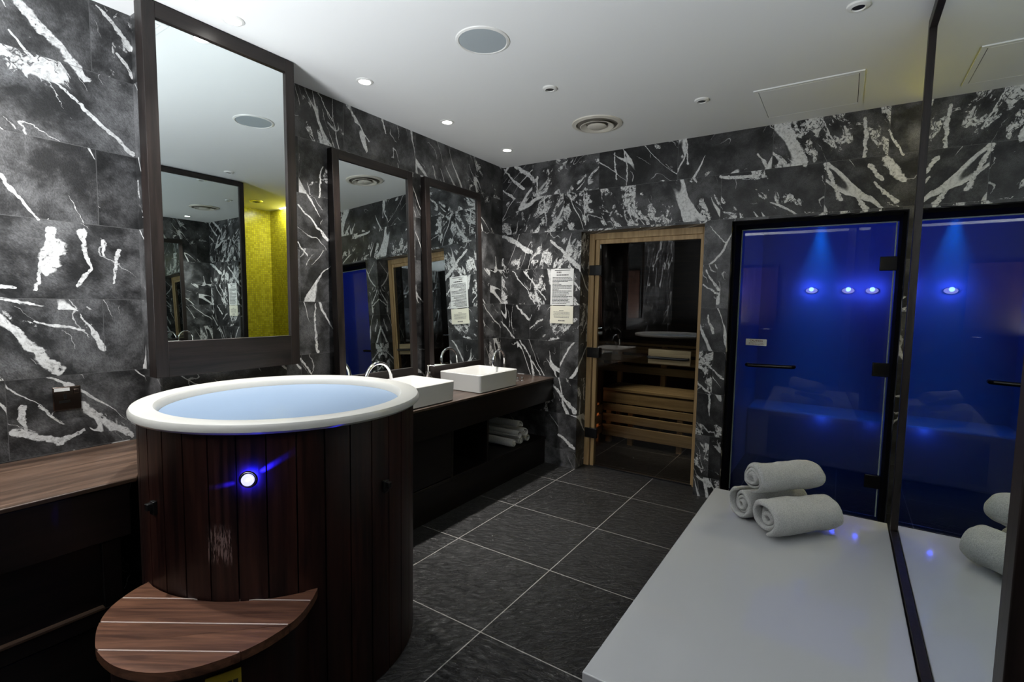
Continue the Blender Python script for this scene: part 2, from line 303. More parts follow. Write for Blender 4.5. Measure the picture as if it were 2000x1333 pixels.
# ------------------------------------------------------------------ geometry helpers
class MB:
    """Collects shapes and links them as ONE mesh object."""
    def __init__(s): s.bm = bmesh.new()
    def box(s, a, b, mat=None):
        a, b = Vector(a), Vector(b); c = (a+b)/2; d = b-a
        mt = Matrix.Translation(c) @ Matrix.Diagonal((abs(d.x), abs(d.y), abs(d.z), 1))
        if mat is not None: mt = mat @ mt
        bmesh.ops.create_cube(s.bm, size=1, matrix=mt); return s
    def cyl(s, p, q, r, r2=None, seg=24):
        p, q = Vector(p), Vector(q); d = q-p
        m = Matrix.Translation((p+q)/2) @ d.to_track_quat('Z', 'Y').to_matrix().to_4x4()
        bmesh.ops.create_cone(s.bm, cap_ends=True, segments=seg, radius1=r, radius2=r if r2 is None else r2, depth=d.length, matrix=m); return s
    def tube(s, pts, r, seg=14):
        pts = [Vector(p) for p in pts]; rings = []; up = None
        for i, p in enumerate(pts):
            t = (pts[min(i+1, len(pts)-1)]-pts[max(i-1, 0)]).normalized()
            if up is None: up = t.orthogonal().normalized()
            up = (up-t*up.dot(t)).normalized(); sd = t.cross(up)
            rr = r[i] if hasattr(r, '__len__') else r
            rings.append([s.bm.verts.new(p+(up*math.cos(2*PI*k/seg)+sd*math.sin(2*PI*k/seg))*rr) for k in range(seg)])
        for a, b in zip(rings, rings[1:]):
            for k in range(seg): s.bm.faces.new((a[k], a[(k+1) % seg], b[(k+1) % seg], b[k]))
        s.bm.faces.new(rings[0][::-1]); s.bm.faces.new(rings[-1]); return s
    def lathe(s, prof, seg=48, c=(0, 0, 0), cap=True):
        c = Vector(c); rings = []
        for r, z in prof:
            if r < 1e-6: rings.append([s.bm.verts.new(c+Vector((0, 0, z)))])
            else: rings.append([s.bm.verts.new(c+Vector((r*math.cos(2*PI*k/seg), r*math.sin(2*PI*k/seg), z))) for k in range(seg)])
        for a, b in zip(rings, rings[1:]):
            for k in range(seg):
                k2 = (k+1) % seg
                if len(a) == 1 and len(b) == 1: continue
                if len(a) == 1: s.bm.faces.new((a[0], b[k2], b[k]))
                elif len(b) == 1: s.bm.faces.new((a[k], a[k2], b[0]))
                else: s.bm.faces.new((a[k], a[k2], b[k2], b[k]))
        return s
    def prism(s, poly, z0, z1):
        lo = [s.bm.verts.new((x, y, z0)) for x, y in poly]; hi = [s.bm.verts.new((x, y, z1)) for x, y in poly]
        n = len(poly); s.bm.faces.new(lo[::-1]); s.bm.faces.new(hi)
        for i in range(n): s.bm.faces.new((lo[i], lo[(i+1) % n], hi[(i+1) % n], hi[i]))
        return s
    def xform(s, m): bmesh.ops.transform(s.bm, matrix=m, verts=s.bm.verts); return s
    def build(s, name, mat, parent=None, bevel=0, smooth=False, seg=2):
        bmesh.ops.recalc_face_normals(s.bm, faces=s.bm.faces)
        me = bpy.data.meshes.new(name); s.bm.to_mesh(me); s.bm.free()
        me.materials.append(M[mat] if isinstance(mat, str) else mat)
        o = bpy.data.objects.new(name, me); COL.objects.link(o)
        if parent is not None: o.parent = parent
        if smooth:
            for p in me.polygons: p.use_smooth = True
            try: me.set_sharp_from_angle(angle=math.radians(38))
            except Exception: pass
        if bevel:
            b = o.modifiers.new('edge', 'BEVEL'); b.width = bevel; b.segments = seg; b.limit_method = 'ANGLE'; b.angle_limit = math.radians(40)
            if not smooth:
                for p in me.polygons: p.use_smooth = True
                try: me.set_sharp_from_angle(angle=math.radians(38))
                except Exception: pass
        return o
def tag(o, label, cat, group=None, kind=None):
    o['label'] = label
    o['category'] = cat
    if group: o['group'] = group
    if kind: o['kind'] = kind
    return o
def thing(name, label, cat, loc=(0, 0, 0), rz=0, group=None, kind=None):
    o = bpy.data.objects.new(name, None); COL.objects.link(o); o.empty_display_size = .05
    o.location = loc; o.rotation_euler = (0, 0, rz); return tag(o, label, cat, group, kind)
def struct(o, label=None, cat=None):
    o['kind'] = 'structure'
    if label: o['label'] = label
    if cat: o['category'] = cat
    return o
def copy_thing(src, loc, label, rz=None):
    c = src.copy(); COL.objects.link(c); c.location = loc; c['label'] = label
    if rz is not None: c.rotation_euler = (0, 0, rz)
    for ch in list(src.children):
        d = ch.copy(); COL.objects.link(d); d.parent = c
        for g in list(ch.children):
            e = g.copy(); COL.objects.link(e); e.parent = d
    return c
# ================================================================== THE SETTING
YF = -5.1                                      # wall behind the camera
struct(MB().box((-.3, YF-.2, -.12), (4.3, 2.2, 0)).build('floor', 'slate'), 'black riven slate floor tiles with pale grout lines', 'floor')
struct(MB().box((-.3, YF-.2, H), (4.3, 0.4, H+.12)).build('ceiling', 'ceiling'), 'smooth white painted ceiling', 'ceiling')
mb = MB(); mb.box((-.2, YF, 0), (0, 0.2, H)); mb.box((0, -2.81, 0), (.16, -2.22, H))
struct(mb.build('wall_left', 'marble_left'), 'black marble tiled wall with bold white veins behind the framed mirrors', 'wall')
XS0, XS1, XT0, XT1, ZL = .788, 1.752, 1.932, 2.898, 1.984
mb = MB()
for a, b, z0, z1, d in ((0, XS0, 0, H, .22), (XS0, XS1, ZL, H, .22), (XS1, XT0, 0, H, .34), (XT0, XT1, ZL, H, .34), (XT1, 3.0, 0, H, .34)):
    mb.box((a, 0, z0), (b, d, z1))
struct(mb.build('wall_back', 'marble_back'), 'black marble tiled wall with two glass doors', 'wall')
struct(MB().box((2.875, YF, 0), (2.99, -1.035, H)).build('wall_right', 'wenge_z'), 'dark wall behind the large mirror and the white bench', 'wall')
struct(MB().box((-.2, YF-.15, 0), (3., YF, H)).build('wall_front', 'dark_wall'), 'dark marble wall behind the camera', 'wall')
# yellow alcove beyond the large mirror
struct(MB().box((3.0, 0, 0), (4.25, .2, H)).build('wall_alcove_back', 'mosaic'), 'yellow mosaic end wall of the alcove beside the mirror', 'wall')
struct(MB().box((4.1, -1.3, 0), (4.25, 0, H)).build('wall_alcove_right', 'mosaic'), 'yellow mosaic side wall of the alcove', 'wall')
struct(MB().box((2.99, -1.3, 0), (4.1, -1.15, H)).build('wall_alcove_left', 'mosaic'), 'yellow mosaic near wall of the alcove', 'wall')
# ------------------------------------------------------------------ sauna room behind the left glass door
SX0, SX1, SY1, SZ = .30, 1.80, 1.95, 2.10
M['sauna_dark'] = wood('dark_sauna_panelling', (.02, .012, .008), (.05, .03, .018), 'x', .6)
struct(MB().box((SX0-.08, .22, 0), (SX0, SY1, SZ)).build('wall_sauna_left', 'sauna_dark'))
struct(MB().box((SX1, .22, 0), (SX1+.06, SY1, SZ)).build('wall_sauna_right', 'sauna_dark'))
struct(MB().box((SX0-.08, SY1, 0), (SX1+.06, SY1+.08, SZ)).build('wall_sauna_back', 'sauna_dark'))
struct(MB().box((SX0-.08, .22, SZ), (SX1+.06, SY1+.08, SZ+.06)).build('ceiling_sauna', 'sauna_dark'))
def sauna_bench(name, label, y, zb, rows, seat, x0, x1, depth):
    t = thing(name, label, 'bench', (0, 0, 0), 0)
    for k, (a, b) in enumerate(rows): MB().box((x0, y, a), (x1, y+.022, b)).build('fascia_slat', 'sauna_wood', t, .004)
    for x in (x0+.03, x0+.26, x0+.74, x1-.06): MB().box((x, y+.024, zb), (x+.05, y+.07, seat-.03)).build('post', 'sauna_wood_z', t)
    n = int(depth/.085)
    for k in range(n): MB().box((x0, y-.01+k*.085, seat-.028), (x1, y+.065+k*.085, seat)).build('seat_slat', 'sauna_wood', t, .004)
    return t
sauna_bench('sauna_bench', 'lower pale wooden sauna bench with slatted front behind glass', .95, 0, ((.07, .185), (.215, .295), (.325, .40), (.412, .53)), .56, .62, SX1, .5)
sauna_bench('sauna_bench', 'upper wooden sauna bench above the lower one', 1.44, .0, ((.66, .74), (.77, .85), (.88, .95)), .99, SX0, SX1, .5)
t = thing('heater_guard', 'slatted wooden heater guard with orange glow in the sauna', 'heater guard')
for z0, z1 in ((.09, .17), (.20, .28), (.31, .385)): MB().box((.60, .42, z0), (.62, .95, z1)).build('slat', 'sauna_wood_y', t, .003)
for y in (.44, .66, .9): MB().box((.58, y, 0), (.60, y+.035, .40)).build('post', 'sauna_wood_z', t)
t = thing('sauna_heater', 'sauna heater glowing orange behind the wooden guard', 'heater')
MB().box((.34, .45, .03), (.52, .92, .55)).build('casing', 'black_metal', t, .01)
for k in range(5): MB().box((.523, .48+k*.088, .14), (.53, .535+k*.088, .36)).build('glow_slot', 'ember', t)
lamp('heater_light', 'AREA', (.555, .68, .25), .15, (1, .42, .16), aim((1, 0, 0)), shape='RECTANGLE', size=.4, size_y=.2)
lamp('sauna_bench_fill', 'SPOT', (1.0, .26, 2.05), 70, (1, .84, .6), aim((.25, .75, -1.75)), spot_size=.62, spot_blend=.9, shadow_soft_size=.03)  # unseen spot added behind the lintel to brighten the lower bench
# door_1: glass sauna door in a wooden frame
d1 = thing('door_1', 'smoked glass sauna door in pale wooden frame', 'door', (0, 0, 0), 0, None, 'structure')
mb = MB(); mb.box((XS0, .158, 0), (XS0+.048, .218, ZL+.002)); mb.box((XS1-.045, .158, 0), (XS1, .218, ZL+.002)); mb.box((XS0+.048, .158, ZL-.05), (XS1-.045, .218, ZL+.002))
mb.box((XS0+.055, .17, 0), (XS0+.088, .218, ZL-.05)); mb.box((XS0+.088, .175, ZL-.085), (XS1-.045, .218, ZL-.05)); mb.box((XS1-.062, .172, .0), (XS1-.045, .218, ZL-.05))
mb.build('frame', 'sauna_wood_z', d1, .003)
MB().box((XS0+.09, .178, .012), (XS1-.064, .186, ZL-.087)).build('glass_pane', 'smoked_glass', d1)
MB().box((XS0+.09, .165, 0), (XS1-.05, .195, .010)).build('threshold', 'black_metal', d1)
for z in (1.68, .985, .29): MB().box((XS0+.008, .148, z-.042), (XS0+.118, .177, z+.042)).build('hinge', 'black_metal', d1, .003)
MB().box((1.325, .162, .932), (1.655, .1775, 1.048)).build('handle_plate', 'sauna_wood', d1, .003)
mb = MB(); mb.tube([(1.335, .164, .985), (1.335, .125, .985), (1.345, .115, .985), (1.628, .115, .985), (1.638, .125, .985), (1.638, .164, .985)], .0115)
mb.build('handle', 'black_metal', d1, smooth=True)
# ------------------------------------------------------------------ steam room behind the blue door
RX0, RX1, RY1, RZ = 1.90, 3.35, 1.85, 2.16
struct(MB().box((RX0-.04, .34, 0), (RX0, RY1, RZ)).build('wall_steam_left', 'steam_tile'))
struct(MB().box((RX1, .34, 0), (RX1+.06, RY1, RZ)).build('wall_steam_right', 'steam_tile'))
struct(MB().box((RX0-.04, RY1, 0), (RX1+.06, RY1+.08, RZ)).build('wall_steam_back', 'steam_tile'))
struct(MB().box((3.0, .28, 0), (RX1+.06, .34, RZ)).build('wall_steam_front', 'steam_tile'))
struct(MB().box((RX0-.04, .34, RZ), (RX1+.06, RY1+.08, RZ+.06)).build('ceiling_steam', 'steam_tile'))
tag(MB().box((RX0, 1.35, 0), (RX1, RY1-.001, .46)).build('steam_bench', 'steam_tile', None, .02), 'tiled bench at the back of the blue steam room', 'bench')
BL = (.02, .06, 1.)
def steam_lamp(x, y, z, label, e, down=False):
    t = thing('steam_lamp', label, 'lamp', (x, y, z), 0, 'blue steam room lamps')
    if down:
        MB().lathe([(0, 0), (.04, 0), (.045, .01), (.045, .012)], 24).build('bezel', 'chrome', t, smooth=True)
        MB().lathe([(0, -.002), (.03, -.002), (.03, .004)], 24).build('lens', 'lens_blue', t)
        lamp('steam_lamp_light', 'SPOT', (x, y, z-.02), e, (.0, .16, 1.), (0, 0, 0), spot_size=.85, spot_blend=1., shadow_soft_size=.03)
    else:
        fl = Matrix.Diagonal((1, 1, .55, 1))
        MB().cyl((0, .0, 0), (0, -.012, 0), .05).xform(fl).build('bezel', 'steam_tile', t, .002)
        MB().cyl((0, -.010, 0), (0, -.016, 0), .048).xform(fl).build('lens', 'lens_blue', t)
        lamp('steam_lamp_light', 'POINT', (x, y-.06, z+.01), e, (.03, .07, 1.), shadow_soft_size=.02)
steam_lamp(2.341, RY1, 1.56, 'blue wall lamp in steam room left of the pair', 1.5)
steam_lamp(2.632, RY1, 1.56, 'blue wall lamp in steam room, middle of the row', 1.0)
steam_lamp(2.812, RY1, 1.56, 'blue wall lamp in steam room nearest the door hinges', 2.0)
steam_lamp(2.41, 1.38, RZ-.012, 'blue ceiling lamp inside the steam room', 85, True)
lamp('bench_glow_light', 'POINT', (2.5, 1.28, .44), .22, (.02, .09, 1.), shadow_soft_size=0)
lamp('bench_glow_light', 'POINT', (2.85, 1.28, .44), .10, (.02, .09, 1.), shadow_soft_size=0)
lamp('steam_ceiling_wash', 'AREA', (2.6, 1.1, RZ-.02), 1.5, BL, aim((0, 0, -1)), shape='RECTANGLE', size=1.1, size_y=.9)
vm = NT('blue_lit_steam'); vs = vm.n('ShaderNodeVolumeScatter', {'Color': (.9, .95, 1, 1), 'Density': .6, 'Anisotropy': .2}); vm.t.links.new(vs.outputs[0], vm.out.inputs[1])
hz = MB().prism([(.36, .01), (1.34, .01), (1.34, .475), (RY1-.01, .475), (RY1-.01, RZ-.01), (.36, RZ-.01)], RX0+.01, RX1-.01)
hz.xform(Matrix(((0, 0, 1, 0), (1, 0, 0, 0), (0, 1, 0, 0), (0, 0, 0, 1))))
tag(hz.build('steam_haze', vm.m), 'steam filling the blue room behind the glass door', 'steam', None, 'stuff')
# door_2
struct(MB().box((XT0, .05, 0), (XT0+.02, .335, ZL)).box((XT1-.022, .08, 0), (XT1, .335, ZL)).box((XT0+.02, .05, ZL-.022), (XT1-.022, .335, ZL)).build('trim_1', 'black_frame'), 'black frame around the blue steam room door', 'trim')  # real frame, stretched over the marble jamb to stand in for its shade
d2 = thing('door_2', 'glass steam room door glowing deep blue', 'door', (2.862, .3, 0), .026, None, 'structure')
W2 = .905
MB().box((-W2, -.004, .012), (0, .004, 1.957)).build('glass_pane', 'steam_glass', d2)
mb = MB(); mb.box((-W2-.004, -.006, .012), (-W2+.004, .004, 1.957)); mb.box((-.004, -.006, .012), (.004, .004, 1.957)); mb.box((-W2, -.006, 1.951), (0, .004, 1.959)); mb.build('glass_edge', 'glass_edge', d2)
for z in (1.69, 1.0, .25): MB().box((-.075, -.022, z-.045), (.03, .014, z+.045)).build('hinge', 'black_metal', d2, .004)
mb = MB(); mb.tube([(-.825, .0, .972), (-.825, -.04, .972), (-.815, -.052, .972), (-.535, -.052, .978), (-.525, -.04, .978), (-.525, .0, .978)], .0135); mb.build('handle', 'black_metal', d2, smooth=True)
# ================================================================== TEXT AND PANELS
def text_mesh(name, body, size, mat, parent, m, bold=False):
    cu = bpy.data.curves.new(name, 'FONT'); cu.body = body; cu.size = size; cu.align_x = 'CENTER'; cu.align_y = 'CENTER'; cu.extrude = .0002
    if bold: cu.offset = size*.02
    o = bpy.data.objects.new(name, cu); COL.objects.link(o)
    dg = bpy.context.evaluated_depsgraph_get(); dg.update()
    me = bpy.data.meshes.new_from_object(o.evaluated_get(dg)); bpy.data.objects.remove(o, do_unlink=True)
    me.transform(m); me.materials.clear(); me.materials.append(M[mat])
    q = bpy.data.objects.new(name, me); COL.objects.link(q); q.parent = parent; return q
FRONT = Matrix.Rotation(PI/2, 4, 'X')          # text lying in XY -> upright, read from -Y
def ink_lines(name, x0, x1, z0, z1, n, y, mat, parent, seed, ragged=.3, thick=.45, centred=False, words=True):
    r = random.Random(seed); mb = MB(); dz = (z1-z0)/n
    for i in range(n):
        z = z1-(i+.5)*dz; end = x1-(x1-x0)*ragged*r.random()**1.5
        if r.random() < .22: end = x0+(x1-x0)*(.28+.3*r.random())
        st = x0
        if centred: st = x0+(x1-end)/2; end = x1-(x1-end)/2
        xx = st
        while xx < end:
            wl = min((.006+.018*r.random()), end-xx)
            if wl > .002: mb.box((xx, y-.0006, z-dz*thick/2), (xx+wl, y, z+dz*thick/2))
            xx += wl+.0028
    return mb.build(name, mat, parent)
t = thing('notice_board', 'white printed notice on marble wall left of the sauna door', 'sign', (.622, 0, 1.535))
MB().box((-.107, -.006, -.152), (.107, 0, .152)).build('panel', 'paper', t)
MB().box((-.07, -.0068, .138), (.075, -.006, .142)).build('rule', 'ink', t)
ink_lines('heading', -.052, .058, .112, .133, 1, -.006, 'ink_grey', t, 4, 0, .6)
ink_lines('subheading', -.052, .06, .094, .108, 1, -.006, 'ink', t, 5, 0, .55)
ink_lines('small_print', -.09, .098, -.142, .086, 20, -.006, 'ink', t, 11, .3, .42)
t = thing('notice_card', 'cream notice card directly below the white notice', 'sign', (.624, 0, 1.302))
MB().box((-.108, -.006, -.074), (.108, 0, .074)).build('panel', 'cream_paper', t)
ink_lines('heading', -.022, .022, .028, .042, 1, -.006, 'ink_grey', t, 2, 0, .35)
ink_lines('small_print', -.078, .078, -.028, .028, 5, -.006, 'ink_grey', t, 21, .15, .3, True)
ink_lines('footer', -.03, .034, -.058, -.042, 1, -.006, 'ink_grey', t, 6, 0, .6)
t = thing('caution_sign', 'small white caution plate on the blue glass door above handle', 'sign', (0, 0, 0))
t.location = (2.088, .273, 1.139); t.rotation_euler = (0, 0, .026)
MB().box((-.069, -.003, -.024), (.069, 0, .024)).build('plate', 'paper', t)
text_mesh('lettering', 'CAUTION', .019, 'ink_red', t, Matrix.Translation((0, -.0034, .009)) @ FRONT, True)
ink_lines('small_print', -.05, .05, -.019, -.001, 2, -.003, 'ink_red', t, 3, .15, .35, True)
# ================================================================== MIRRORS ON THE LEFT WALL
def framed_mirror(name, label, y0, y1, z0, z1, a, b, dep, side, top, bot):
    """Frame plane x = a + b*(z-1.5), leaning with the slope b."""
    t = thing(name, label, 'mirror', (a+b*(z0-1.5), (y0+y1)/2, z0), 0, 'framed mirrors on the left wall')
    hw, hh = (y1-y0)/2, z1-z0; sh = Matrix.Identity(4); sh[0][2] = b
    for nm, y_0, y_1, z_0, z_1, mt in (('bottom_rail', -hw+side, hw-side, 0, bot, 'wenge_y'), ('top_rail', -hw+side, hw-side, hh-top, hh, 'wenge_y'), ('stile', -hw, -hw+side, 0, hh, 'wenge_z'), ('stile', hw-side, hw, 0, hh, 'wenge_z')):
        MB().box((-dep, y_0, z_0), (0, y_1, z_1)).xform(sh).build(nm, mt, t, .0015)
    MB().box((-dep+.004, -hw+side, bot), (-.012, hw-side, hh-top)).xform(sh).build('mirror_glass', 'mirror', t)
    return t
framed_mirror('wall_mirror', 'tall framed mirror hanging on the wall above the round hot tub', -2.853, -2.19, 1.058, 2.588, .232, -.009, .066, .048, .062, .152)
framed_mirror('wall_mirror', 'framed mirror standing behind the nearer basin beside the tub', -1.836, -1.173, .775, 2.294, .076, -.042, .05, .048, .055, .155)
framed_mirror('wall_mirror', 'framed mirror standing behind the farther basin near the corner', -1.048, -.385, .775, 2.294, .076, -.042, .05, .048, .055, .14)
# ================================================================== RIGHT-HAND MIRROR
t = thing('wall_mirror', 'large full height frameless-looking mirror in dark frame beside white bench', 'mirror', (2.848, -1.9, .40))
t['label'] = 'large dark framed mirror from bench to ceiling on the right wall'
ym0, ym1, zt = -2.79, -1.025, 2.583
mb = MB(); F = .045
for a, b, c, d in ((ym0, ym0+.052, .40, zt), (ym1-F, ym1, .40, zt), (ym0+.052, ym1-F, zt-F, zt), (ym0+.052, ym1-F, .40, .432)):
    mb.box((-.013, a+1.9, c-.40), (.022, b+1.9, d-.40))
mb.build('frame', 'wenge_z', t, .002)
MB().box((0, ym0+1.952, .03), (.018, ym1-F+1.9, zt-F-.40)).build('mirror_glass', 'mirror', t)
# ================================================================== BENCH AND TOWELS
t = thing('bench', 'long low bench with white glossy top under the large mirror', 'bench', (0, 0, 0))
MB().box((2.085, -2.60, .373), (2.831, -.961, .423)).build('bench_top', 'stone_white', t, .003)
MB().box((2.13, -2.56, 0), (2.81, -1.0, .373)).build('base', 'cab_y', t)
def towel(name, label, A, B, r, turns, group, seed, squash=1., twist=0., n_ax=22, phase=0., pinch=0.):
    """A rolled towel: a spiral of thick cloth drawn along its axis."""
    A, B = Vector(A), Vector(B); d = B-A; L = d.length; ax = d.normalized()
    up = Vector((0, 0, 1)); up = (up-ax*up.dot(ax)).normalized(); sd = ax.cross(up)
    R = random.Random(seed); bm = bmesh.new()
    th = r/(turns+.35); N = int(turns*26)
    def spiral(k, off, s):
        a = phase+2*PI*turns*k/N
        rad = r-th*.48-(r-th*.9)*(k/N)
        rad += off*th*.36
        wob = 1+.035*math.sin(3*a+seed)+.03*math.sin(2*a+s*2.2+seed*1.7)
        return rad*wob*math.cos(a), rad*wob*math.sin(a)*squash
    rows = []
    for i in range(n_ax+1):
        s = i/n_ax; pos = A+d*s
        ee = min(s, 1-s)*n_ax; shrink = 1-.05*max(0, 1-ee/1.6)**2
        shrink *= 1+.03*math.sin(s*5+seed)-pinch*max(0, s-.7)
        row = []
        for off in (1, -1):
            line = []
            for k in range(N+1):
                x, y = spiral(k, off*(.9 if ee < .5 else 1), s)
                core = k/N; push = (.012*math.sin(6.3*core+seed) - .02*core)*(1 if s < .5 else -1)*(1 if ee < 1.1 else 0)
                line.append(bm.verts.new(pos+(sd*x+up*y)*shrink-ax*push))
            row.append(line)
        rows.append(row)
    for i in range(n_ax):
        for o in (0, 1):
            for k in range(N):
                f = (rows[i][o][k], rows[i+1][o][k], rows[i+1][o][k+1], rows[i][o][k+1]); bm.faces.new(f if o == 0 else f[::-1])
        for k in (0, N): bm.faces.new((rows[i][0][k], rows[i][1][k], rows[i+1][1][k], rows[i+1][0][k]))
    for i, sg in ((0, 1), (n_ax, -1)):
        for k in range(N):
            f = (rows[i][0][k], rows[i][0][k+1], rows[i][1][k+1], rows[i][1][k]); bm.faces.new(f if sg > 0 else f[::-1])
    bmesh.ops.recalc_face_normals(bm, faces=bm.faces)
    me = bpy.data.meshes.new(name); bm.to_mesh(me); bm.free(); me.materials.append(M['terry'])
    for p in me.polygons: p.use_smooth = True
    o = bpy.data.objects.new(name, me); COL.objects.link(o)
    sub = o.modifiers.new('soft', 'SUBSURF'); sub.levels = 1; sub.render_levels = 1
    tx = bpy.data.textures.new(name, 'CLOUDS'); tx.noise_scale = .07; tx.noise_depth = 2
    dp = o.modifiers.new('rumple', 'DISPLACE'); dp.texture = tx; dp.strength = .014*r/.08; dp.mid_level = .5; dp.texture_coords = 'GLOBAL'
    return tag(o, label, 'towel', group)
G1 = 'rolled towels stacked on the white bench'
towel('rolled_towel', 'largest rolled white towel lying at the front of the bench stack', (2.375, -1.45, .508), (2.60, -1.19, .503), .092, 2.6, G1, 1, .92, phase=-1.2)
towel('rolled_towel', 'rolled white towel lying behind, its coiled end at the bench side', (2.26, -1.315, .496), (2.49, -1.04, .496), .074, 3.1, G1, 2, 1., phase=2.)
towel('rolled_towel', 'rolled white towel resting on top of the other two on the bench', (2.305, -1.375, .643), (2.535, -1.10, .637), .079, 3.0, G1, 3, .92, phase=-1.5)
G2 = 'rolled towels on the shelf under the vanity'
for k, (y, z, lab) in enumerate(((-.466, .271, 'rolled towel at the bottom of the shelf stack nearest the tub'), (-.355, .271, 'rolled towel in the middle of the bottom row under the vanity'), (-.244, .271, 'rolled towel at the bottom of the shelf stack nearest the corner'),
        (-.410, .336, 'rolled towel in the second row of the shelf stack, tub side'), (-.30, .336, 'rolled towel in the second row of the shelf stack, corner side'), (-.355, .402, 'topmost rolled towel of the pyramid on the shelf under the vanity'))):
    towel('rolled_towel', lab, (.485-.012*(k % 3), y, z), (.06, y-.01, z), .037, 2.4, G2, 10+k, 1., n_ax=12, phase=k*1.1)
# ================================================================== VANITY
TCX, TCY, TR = .761, -2.593, .495                # hot tub centre and body radius
def arc(r, a0, a1, n=24): return [(TCX+r*math.cos(a0+(a1-a0)*i/n), TCY+r*math.sin(a0+(a1-a0)*i/n)) for i in range(n+1)]
rc = .4985
def arc_cut(xa, xb, sgn):
    """Edge of a counter cut round the tub, from x=xa to x=xb on the tub's +y (sgn 1) or -y side."""
    n = 16; return [(x, TCY+sgn*math.sqrt(max(rc*rc-(x-TCX)**2, 0))) for x in (xa+(xb-xa)*i/n for i in range(n+1))]
xl = TCX-rc+.0005
poly = [(.561, -.001), (.001, -.001), (.001, -2.215), (.17, -2.215), (.17, TCY+.02), (xl, TCY+.02)] + arc_cut(xl, .561, 1)
tag(MB().prism(poly, .746, .76).build('vanity_worktop', 'vanity_top', None, .002), 'dark brown worktop carrying two white basins along the left wall', 'worktop')
vc = thing('vanity_cabinet', 'black-brown open vanity cabinet under the basins', 'cabinet')
MB().box((.535, -2.1, .567), (.558, -.001, .7455)).build('apron', 'cab_y', vc, .002)
MB().box((.02, -2.05, .21), (.50, -.001, .234)).build('shelf', 'cab_y', vc, .002)
MB().box((.47, -2.05, 0), (.49, -.001, .21)).build('kick_board', 'cab_y', vc)
for y in (-.875, -1.27, -2.05): MB().box((.02, y, .234), (.50, y+.02, .745)).build('divider', 'cab_y', vc, .002)
MB().box((.482, -2.03, .24), (.50, -1.272, .56)).build('cabinet_door', 'cab_y', vc, .003)
# basins
def basin(y0, y1, label):
    t = thing('basin', label, 'basin', (.343, (y0+y1)/2, .76), 0, 'vessel basins on the vanity')
    hx, hy, hz, wl = .19, (y1-y0)/2, .127, .022
    bm = bmesh.new()
    def ring(ix, iy, z, rr, n=5):
        pts = []
        for sx, sy, a0 in ((1, 1, 0), (-1, 1, PI/2), (-1, -1, PI), (1, -1, 1.5*PI)):
            for k in range(n+1):
                a = a0+PI/2*k/n; pts.append(bm.verts.new((sx*(ix-rr)+rr*math.cos(a), sy*(iy-rr)+rr*math.sin(a), z)))
        return pts
    rings = [ring(hx-.012, hy-.012, 0, .012), ring(hx-.004, hy-.004, .004, .018), ring(hx, hy, hz-.004, .02), ring(hx-.003, hy-.003, hz, .018), ring(hx-wl+.003, hy-wl+.003, hz, .012), ring(hx-wl, hy-wl, hz-.004, .012), ring(hx-wl-.015, hy-wl-.015, .045, .03), ring(hx-wl-.06, hy-wl-.06, .028, .03)]
    for a, b in zip(rings, rings[1:]):
        n = len(a)
        for k in range(n): bm.faces.new((a[k], a[(k+1) % n], b[(k+1) % n], b[k]))
    bm.faces.new(rings[0][::-1]); bm.faces.new(rings[-1])
    mb = MB(); mb.bm = bm; mb.build('bowl', 'ceramic', t, smooth=True)
    MB().lathe([(0, .034), (.018, .034), (.022, .028)], 24).build('drain', 'chrome', t, smooth=True)
    return t
basin(-1.007, -.528, 'farther white rectangular basin beside the corner')
basin(-1.757, -1.279, 'nearer white rectangular basin partly hidden by the hot tub')
def faucet(bx, by, ex, ey, label, knob=None):
    t = thing('faucet', label, 'tap', (bx, by, .76), 0, 'gooseneck taps on the vanity')
    dx, dy = ex-bx, ey-by; L = math.hypot(dx, dy); ux, uy = dx/L, dy/L; R_ = L/2
    pts = [(0, 0, 0), (0, 0, .06), (0, 0, .12), (0, 0, .262-R_)]
    for k in range(1, 15):
        a = PI*k/14; pts.append((ux*(R_-R_*math.cos(a)), uy*(R_-R_*math.cos(a)), .262-R_+R_*math.sin(a)))
    pts.append((ux*L, uy*L, .262-R_-.03))
    MB().tube(pts, .0105, 16).build('spout', 'chrome', t, smooth=True)
    MB().lathe([(0, 0), (.026, 0), (.026, .006), (.015, .012), (.0, .012)], 24).build('base_ring', 'chrome', t, smooth=True)
    if knob:
        for k, (x, y) in enumerate(knob): MB().cyl((x-bx, y-by, 0), (x-bx, y-by, .034), .0125).cyl((x-bx, y-by, 0), (x-bx, y-by, .005), .017).build('valve_knob', 'chrome', t, .002, True)
    return t
faucet(.336, -.426, .355, -.61, 'chrome gooseneck tap arching over the farther basin', ((.425, -.365), (.452, -.335)))
faucet(.30, -1.815, .285, -1.60, 'chrome gooseneck tap arching over the nearer basin beside tub')
t = thing('soap_dispenser', 'chrome pump soap dispenser between the two vanity mirrors', 'dispenser', (.14, -1.112, .76))
MB().lathe([(0, 0), (.036, 0), (.038, .01), (.038, .075), (.03, .1), (.018, .112), (.016, .12), (0, .12)], 32).build('bottle', 'chrome_dark', t, smooth=True)
MB().lathe([(0, .12), (.018, .12), (.018, .132), (.006, .138), (.006, .17), (.012, .172), (.012, .182), (0, .184)], 24).build('pump', 'chrome', t, smooth=True)
MB().tube([(0, 0, .177), (.02, .012, .177), (.042, .026, .172)], .005).build('nozzle', 'chrome', t, smooth=True)
